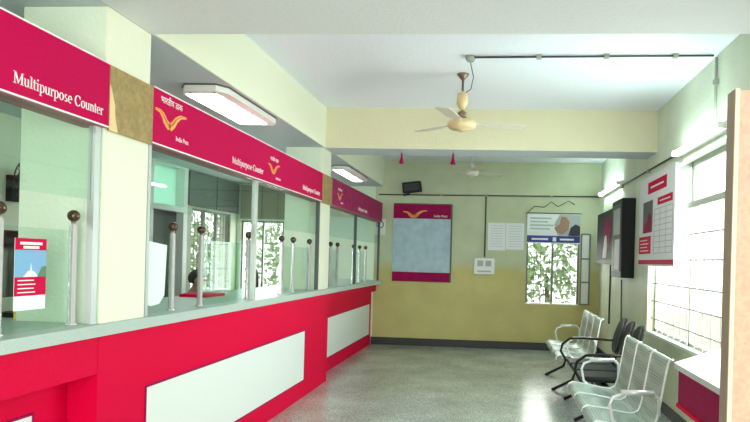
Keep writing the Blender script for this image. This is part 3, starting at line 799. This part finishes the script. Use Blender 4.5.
t = thing('notice_cabinet', (XR - .09, 8.8, 1.34), 'narrow black wall cabinet with a glazed front next to the framed picture', 'cabinet')
build('case', MB().box(XR - .17, XR - .002, 8.42, 9.14, 1.34, 2.36), M['blackp'], t, bevel=.006)
build('front_glass', MB().box(XR - .176, XR - .17, 8.48, 9.08, 1.42, 2.30), M['darkpanel'], t)
build('white_card', MB().box(XR - .179, XR - .176, 8.52, 8.86, 1.44, 1.84), M['paper'], t)
build('grey_card', MB().box(XR - .179, XR - .176, 8.52, 8.98, 1.90, 2.24), M['greyink'], t)
t = thing('framed_picture', (XR - .08, 9.9, 1.52), 'large black framed picture with purple and white shapes on the right wall', 'picture')
build('frame', MB().box(XR - .14, XR - .002, 9.20, 10.66, 1.52, 2.30), M['blackp'], t, bevel=.006)
build('picture', MB().box(XR - .144, XR - .14, 9.27, 10.59, 1.58, 2.24), M['ink'], t)
fr = face_right_wall(XR - .144, 10.59, 1.58)
build('purple_shape', polyplate(fr, [(.60, .2), (.95, .1), (1.2, .3), (1.15, .56), (.85, .62), (.62, .45)], 0, .003), M['maroon'], t)
build('white_shape', polyplate(fr, [(.55, .02), (.9, .02), (.95, .2), (.85, .36), (.72, .34), (.6, .15)], .003, .005), M['paper'], t)

# ledge table beside the bench
t = thing('writing_ledge', (1.5, 3.4, .6), 'pale stone topped writing ledge with a red box front under the barred window', 'ledge')
build('top', MB().prism([(1.15, 2.34), (1.15, 4.28), (1.735, 5.14), (1.735, 2.34)], .85, .885), M['ledge'], t)
build('red_box', MB().box(1.17, 1.73, 2.36, 4.24, .62, .849), M['maroon'], t)
build('red_trim', MB().box(1.158, 1.17, 2.36, 4.24, .612, .635).box(1.158, 1.17, 2.36, 2.40, .635, .849), M['red'], t)
# pink partition board at the right edge
t = thing('partition_board', (1.25, 2.24, 0), 'tall pale pink partition board standing at the right edge, nearest the viewer', 'partition')
build('panel', MB().box(.775, XR - .003, 2.20, 2.275, 0, 2.085), M['pink'], t)
build('edge_band', MB().box(.765, .775, 2.204, 2.275, 0, 2.09), M['edge'], t)
build('edge_strip', MB().box(.765, .778, 2.196, 2.204, 0, 2.09), M['edgel'], t)

# ------------------------------------------------------------------ benches
PROF = [(-.27, .395), (-.262, .43), (-.23, .447), (-.10, .430), (.04, .405), (.10, .402), (.145, .425), (.165, .48), (.19, .62), (.212, .76), (.228, .85), (.242, .875), (.262, .873)]
def shell(y0, y1, th=.006, bulge=0.012):
    mb = MB(); n = 7; vs = []
    for side in (0, 1):
        for j in range(n):
            u = j / (n - 1); y = y0 + (y1 - y0) * u; dd = -bulge * 4 * u * (1 - u)
            for (x, z) in PROF: vs.append((x + (th if side else 0) + dd * -.6 * (1 if z > .45 else 0), y, z + dd * (1 if z < .45 else 0) - (th if side else 0)))
    m = len(PROF); fs = []
    for j in range(n - 1):
        for i in range(m - 1):
            a = j * m + i; fs.append((a, a + 1, a + m + 1, a + m)); b = a + n * m; fs.append((b, b + m, b + m + 1, b + 1))
    for j in (0, n - 1):
        for i in range(m - 1):
            a = j * m + i; b = a + n * m; fs.append((a, b, b + 1, a + 1))
    for i in (0, m - 1):
        for j in range(n - 1):
            a = j * m + i; b = a + n * m; fs.append((a, a + m, b + m, b))
    return mb.add(vs, fs, True)
def arm_path(y, h=.645):
    return [(.175, y, .50), (.17, y, h - .03), (.14, y, h), (-.06, y, h - .005), (-.13, y, h - .03), (-.15, y, h - .08), (-.13, y, .46), (-.06, y, .40), (.02, y, .34)]
def steel_bench(L, label):
    t = thing('waiting_bench', (0, 0, 0), label, 'bench', 'three seat steel waiting benches')
    w_ = L / 3
    for k in range(3): build('seat_shell', shell(-L / 2 + k * w_ + .012, -L / 2 + (k + 1) * w_ - .012), M['perf'], t)
    for k in range(4): build('seat_rail', MB().tube([(x, -L / 2 + k * w_, z) for x, z in PROF], .0085, 8), M['chrome'], t)
    build('beam', MB().box(-.03, .03, -L / 2 - .01, L / 2 + .01, .30, .36), M['blackp'], t, bevel=.006)
    for k in range(4):
        y = -L / 2 + k * w_; build('seat_bracket', MB().tube([(-.2, y, .425), (0, y, .36), (.15, y, .395)], .010, 8), M['chrome'], t)
    for y in (-L / 2 + .2, L / 2 - .2):
        build('leg', MB().tube([(-.27, y, .015), (-.20, y, .05), (-.05, y, .13), (0, y, .30), (.05, y, .13), (.20, y, .05), (.27, y, .015)], .018, 8)
              .lathe([(.025, 0), (.025, .02), (.015, .03)], (-.27, y, 0), 12).lathe([(.025, 0), (.025, .02), (.015, .03)], (.27, y, 0), 12), M['blackp'], t)
    for y in (-L / 2 - .012, L / 2 + .012):
        a = build('armrest', MB().tube(arm_path(y), .011, 8), M['chrome'], t)
        build('arm_pad', MB().tube([(.14, y, .652), (-.08, y, .648)], [.017, .019], 10), M['chrome'], a)
    return t
b1 = steel_bench(1.44, 'perforated steel three seat bench nearest the viewer beside the writing ledge')
b1.location = (.93, 5.17, 0)
b2 = dup(b1, (.975, 8.30, 0), 'perforated steel three seat bench farthest away near the back wall')

def black_bench():
    t = thing('waiting_bench', (0, 0, 0), 'black cushioned three seat bench between the two steel benches', 'bench')
    L = 1.26; w_ = L / 3
    for k in range(3):
        yc = -L / 2 + (k + .5) * w_
        s_ = MB().box(-.24, .20, yc - .185, yc + .185, .40, .455); build('seat', s_, M['blackm'], t, bevel=.02)
        mb = MB(); n = 20; vs = []
        for d in (0, .035):
            for i in range(n):
                a = 2 * PI * i / n; r = 1 / ((abs(math.cos(a)) ** 3 + abs(math.sin(a)) ** 3) ** (1 / 3))
                yy_ = yc + .175 * r * math.cos(a); zz = .74 + .19 * r * math.sin(a)
                vs.append((.24 + (zz - .55) * .28 + d + .02 * ((yy_ - yc) / .17) ** 2 * -1, yy_, zz))
        mb.add(vs, [tuple(range(n)), tuple(range(n, 2 * n))[::-1]] + [(i, (i + 1) % n, n + (i + 1) % n, n + i) for i in range(n)])
        build('backrest', mb, M['blackm'], t, bevel=.012)
        build('back_support', MB().tube([(.05, yc, .39), (.22, yc, .40), (.26, yc, .48), (.325, yc, .72)], .014, 8), M['blackp'], t)
    build('beam', MB().box(-.03, .03, -L / 2 - .02, L / 2 + .02, .31, .37), M['blackp'], t)
    for y in (-L / 2 + .15, L / 2 - .15):
        build('leg', MB().tube([(-.27, y, .015), (-.05, y, .13), (0, y, .31), (.05, y, .13), (.27, y, .015)], .018, 8), M['blackp'], t)
    for y in (-L / 2 - .03, L / 2 + .03):
        build('armrest', MB().tube([(.30, y, .66), (-.05, y, .67), (-.20, y, .66), (-.28, y, .60), (-.30, y, .52), (-.24, y, .42), (-.10, y, .37), (.02, y, .34)], .014, 8), M['blackm'], t)
    return t
bb = black_bench(); bb.location = (1.04, 6.74, 0)

# ------------------------------------------------------------------ staff side
t = thing('staff_desk', (-3.3, 6.4, 0), 'long wooden desk behind the counter in front of the clerk', 'desk')
build('desk_top', MB().box(-3.12, -2.84, 4.4, 7.6, .72, .75), M['woodd'], t)
for y in (4.45, 7.5): build('side_panel', MB().box(-3.10, -2.86, y, y + .04, 0, .72), M['woodd'], t)
t = thing('computer_monitor', (-2.64, 3.45, 1.126), 'dark computer monitor on the counter behind the first pillar, at the left edge', 'monitor')
build('screen_housing', MB().box(-2.66, -2.61, 3.22, 3.66, 1.24, 1.60), M['blackp'], t, bevel=.008)
build('neck', MB().box(-2.65, -2.62, 3.42, 3.48, 1.15, 1.25), M['blackp'], t)
build('stand', MB().prism([(-2.74, 3.35), (-2.56, 3.35), (-2.56, 3.55), (-2.74, 3.55)], 1.1255, 1.15), M['blackp'], t)
solo('tray', MB().box(-2.52, -2.42, 3.22, 3.50, 1.1255, 1.20), M['yellowp'], 'small yellow box on the counter at the left edge', 'box')
solo('register_book', MB().box(-2.72, -2.48, 5.40, 5.78, 1.1255, 1.15), M['posterred'], 'red covered book lying on the counter beside the clerk', 'book')
# wall fan
t = thing('wall_fan', (XL, 5.85, 2.2), 'black wall fan on the staff wall, seen at the left edge', 'fan')
mb = MB()
for r in (.09, .15, .20): mb.tube([(XL + .20, 5.85 + r * math.cos(a * PI / 12), 2.15 + r * math.sin(a * PI / 12)) for a in range(25)], .006, 6)
for a in range(12): mb.tube([(XL + .21, 5.85 + .03 * math.cos(a * PI / 6), 2.15 + .03 * math.sin(a * PI / 6)), (XL + .20, 5.85 + .2 * math.cos(a * PI / 6), 2.15 + .2 * math.sin(a * PI / 6))], .003, 5)
build('cage', mb, M['blackp'], t)
build('motor', MB().lathe([(.03, 0), (.06, .04), (.05, .12)], (XL + .05, 5.85, 2.15), 16, 'X'), M['blackp'], t)
build('mount', MB().box(XL, XL + .06, 5.80, 5.90, 1.95, 2.2), M['blackp'], t)
for k in range(3):
    a = k * 2 * PI / 3; build('blade', MB().tube([(XL + .18, 5.85, 2.15), (XL + .18, 5.85 + .17 * math.cos(a), 2.15 + .17 * math.sin(a))], [.02, .035], 6), M['darkpanel'], t)

# office chairs
def office_chair(x, y, lb, top=1.32, wdt=.24):
    t = thing('office_chair', (x, y, 0), lb, 'chair')
    build('seat', MB().box(x - .22, x + .22, y - .23, y + .23, .44, .51), M['olive'], t, bevel=.03)
    n = 20; vs = []
    for d in (0, .06):
        for i in range(n + 1):
            a = PI * i / n; vs.append((x - .26 + d, y + wdt * math.cos(a), top - .28 + .28 * math.sin(a)))
        vs.append((x - .26 + d, y - wdt * .85, .60)); vs.append((x - .26 + d, y + wdt * .85, .60))
    m = n + 3
    build('backrest', MB().add(vs, [tuple(range(m)), tuple(range(m, 2 * m))[::-1]] + [(i, (i + 1) % m, m + (i + 1) % m, m + i) for i in range(m)]), M['olive'], t, bevel=.015)
    build('column', MB().tube([(x, y, .08), (x, y, .44)], .03, 12).tube([(x - .1, y, .45), (x - .24, y, .48), (x - .25, y, .65)], .02, 8), M['blackp'], t)
    b = MB()
    for k in range(5):
        a = 2 * PI * k / 5; b.tube([(x, y, .10), (x + .27 * math.cos(a), y + .27 * math.sin(a), .06)], .018, 8)
        b.sphere((x + .27 * math.cos(a), y + .27 * math.sin(a), .03), .03, 10)
    build('base', b, M['blackp'], t)
    return t
office_chair(-3.40, 9.45, 'empty dark olive office chair with a rounded back, seen before the far staff window', 1.33, .19)
office_chair(-3.42, 6.78, 'dark office chair the clerk sits on behind the counter', 1.0, .22)

# seated clerk: one continuous skinned body, facing the counter (+X), looking down a little
def skinned(name, pts, edges, radii, root, m, parent, lvl=2):
    off = wloc(parent)
    me = bpy.data.meshes.new(name); me.from_pydata([tuple(Vector(p) - off) for p in pts], edges, [])
    o = bpy.data.objects.new(name, me); COL.objects.link(o); o.parent = parent
    md = o.modifiers.new('skin', 'SKIN'); md.use_smooth_shade = True
    sv = me.skin_vertices[0].data
    for i, r in enumerate(radii):
        sv[i].radius = (r, r) if not isinstance(r, tuple) else r; sv[i].use_root = (i == root)
    sb = o.modifiers.new('sub', 'SUBSURF'); sb.levels = lvl; sb.render_levels = lvl
    me.materials.append(m)
    return o
px, py = -3.33, 6.78
person = thing('person', (px, py, 0), 'seated clerk with short black hair, head just showing above the counter', 'person')
P = {}; pts = []; rad = []; ed = []
def J(n, x, y, z, r, p=None):
    P[n] = len(pts); pts.append((px + x, py + y, z)); rad.append(r)
    if p: ed.append((P[p], P[n]))
J('pelvis', 0, 0, .60, .13); J('waist', -.02, 0, .74, .12, 'pelvis'); J('chest', 0, 0, .92, .135, 'waist'); J('neck0', .05, 0, 1.05, .06, 'chest')
J('neck', .08, 0, 1.10, .05, 'neck0'); J('jaw', .13, 0, 1.15, .062, 'neck'); J('head', .13, 0, 1.225, .082, 'jaw'); J('crown', .12, 0, 1.28, .07, 'head')
for s, n in ((-1, 'r'), (1, 'l')):
    J('sh' + n, .02, s * .17, 1.0, .055, 'chest'); J('el' + n, .12, s * .25, .78, .042, 'sh' + n); J('wr' + n, .36, s * .16, .795, .026, 'el' + n)
    J('pa' + n, .43, s * .145, .785, .03, 'wr' + n)
    J('hip' + n, .04, s * .09, .58, .085, 'pelvis'); J('kn' + n, .44, s * .12, .54, .06, 'hip' + n); J('an' + n, .44, s * .12, .10, .038, 'kn' + n); J('to' + n, .58, s * .13, .045, .034, 'an' + n)
body = skinned('body', pts, ed, rad, P['pelvis'], M['skin'], person)
# features: nose, eyes, mouth, ears
fx = px + .13
fm = MB(); fm.sphere((fx + .082, py, 1.215), .013, 8, (1.3, .8, 1.3)); build('nose', fm, M['skin'], person)
for s in (-1, 1):
    e_ = build('eye', MB().sphere((fx + .0675, py + s * .030, 1.238), .0095, 10, (1, 1.3, .7)), M['txt'], person)
    build('pupil', MB().sphere((fx + .0735, py + s * .030, 1.238), .005, 8, (1, 1, 1)), M['ink'], e_)
    build('eyebrow', MB().sphere((fx + .074, py + s * .032, 1.255), .014, 8, (.4, 1.1, .22)), M['hair'], person)
    build('ear', MB().sphere((fx - .005, py + s * .083, 1.22), .02, 8, (1, .4, 1.4)), M['skin'], person)
build('mouth', MB().sphere((fx + .068, py, 1.175), .018, 8, (.5, 1.2, .3)), M['lips'], person)
hm = MB(); vs = []; n = 20
for i in range(9):
    a = PI / 2 * (i / 8) * 1.35
    for k in range(n):
        th = 2 * PI * k / n; r = .104 * math.sin(a)
        front = max(0, math.cos(th)); zz = 1.238 + .10 * math.cos(a)
        if front > .2: zz = max(zz, 1.262 + .01 * math.sin(5 * th))
        vs.append((fx - .012 + r * math.cos(th), py + r * .92 * math.sin(th), zz))
hm.add(vs, [(i * n + k, i * n + (k + 1) % n, (i + 1) * n + (k + 1) % n, (i + 1) * n + k) for i in range(8) for k in range(n)], True)
h = build('hair', hm, M['hair'], person); so = h.modifiers.new('solid', 'SOLIDIFY'); so.thickness = .008
# fingers
for s in (-1, 1):
    fm = []
    hp = []; he = []; hr = []
    base = (px + .43, py + s * .145, .785)
    hp.append(base); hr.append(.026)
    for k, (L, dy) in enumerate(((.07, .027), (.08, .010), (.075, -.008), (.058, -.025))):
        b = len(hp); hp += [(base[0] + .035, base[1] + dy, .785), (base[0] + .035 + L * .55, base[1] + dy * 1.1, .782), (base[0] + .035 + L, base[1] + dy * 1.15, .768)]
        hr += [.010, .009, .007]; he += [(0, b), (b, b + 1), (b + 1, b + 2)]
    b = len(hp); hp += [(base[0] + .01, base[1] - s * .035, .782), (base[0] + .045, base[1] - s * .055, .775)]; hr += [.011, .009]; he += [(0, b), (b, b + 1)]
    skinned('hand', hp, he, hr, 0, M['skin'], person, 1)
# clothing
def sub(names, grow, nm, m):
    idx = {k: i for i, k in enumerate(names)}; inv = {v: k for k, v in P.items()}
    e = [(idx[inv[a]], idx[inv[b]]) for a, b in ed if inv[a] in idx and inv[b] in idx]
    return skinned(nm, [pts[P[k]] for k in names], e, [rad[P[k]] + grow for k in names], 0, m, person)
sub(['pelvis', 'waist', 'chest', 'neck0', 'shr', 'shl', 'elr', 'ell'], .014, 'shirt', M['shirt'])
sub(['pelvis', 'hipr', 'hipl', 'knr', 'knl', 'anr', 'anl'], .012, 'trousers', M['trouser'])

# ------------------------------------------------------------------ trees outside
def tree(x, y, lb, zc=1.7, rx=1.0, n=900):
    t = thing('tree', (x, y, -.14), lb, 'tree')
    build('trunk', MB().tube([(x, y, -.14), (x + .05, y, .8), (x, y + .05, zc)], [.07, .05, .03], 8), M['bark'], t)
    mb = MB()
    for i in range(n):
        a = random.uniform(0, 2 * PI); b = random.gauss(0, .5); rr = random.uniform(.3, 1)
        c = Vector((x + rx * rr * math.cos(a), y + .5 * rr * math.sin(a), zc + b * 1.1))
        d = Vector((random.gauss(0, 1), random.gauss(0, 1), random.gauss(0, 1))).normalized()
        e = d.cross(Vector((random.gauss(0, 1), random.gauss(0, 1), random.gauss(0, 1)))).normalized()
        L = random.uniform(.05, .11)
        mb.add([c - d * L, c + e * L * .45, c + d * L, c - e * L * .45], [(0, 1, 2, 3)])
    build('foliage', mb, M['leaf'], t)
tree(.95, 12.8, 'leafy green tree seen through the back wall window', 1.3, 1.0, 1000)
tree(-4.3, 12.9, 'leafy tree seen through the far window behind the counter', 1.6, .9, 700)
tree(-6.3, 13.2, 'leafy tree outside the side windows behind the counter', 1.5, .8, 1100)
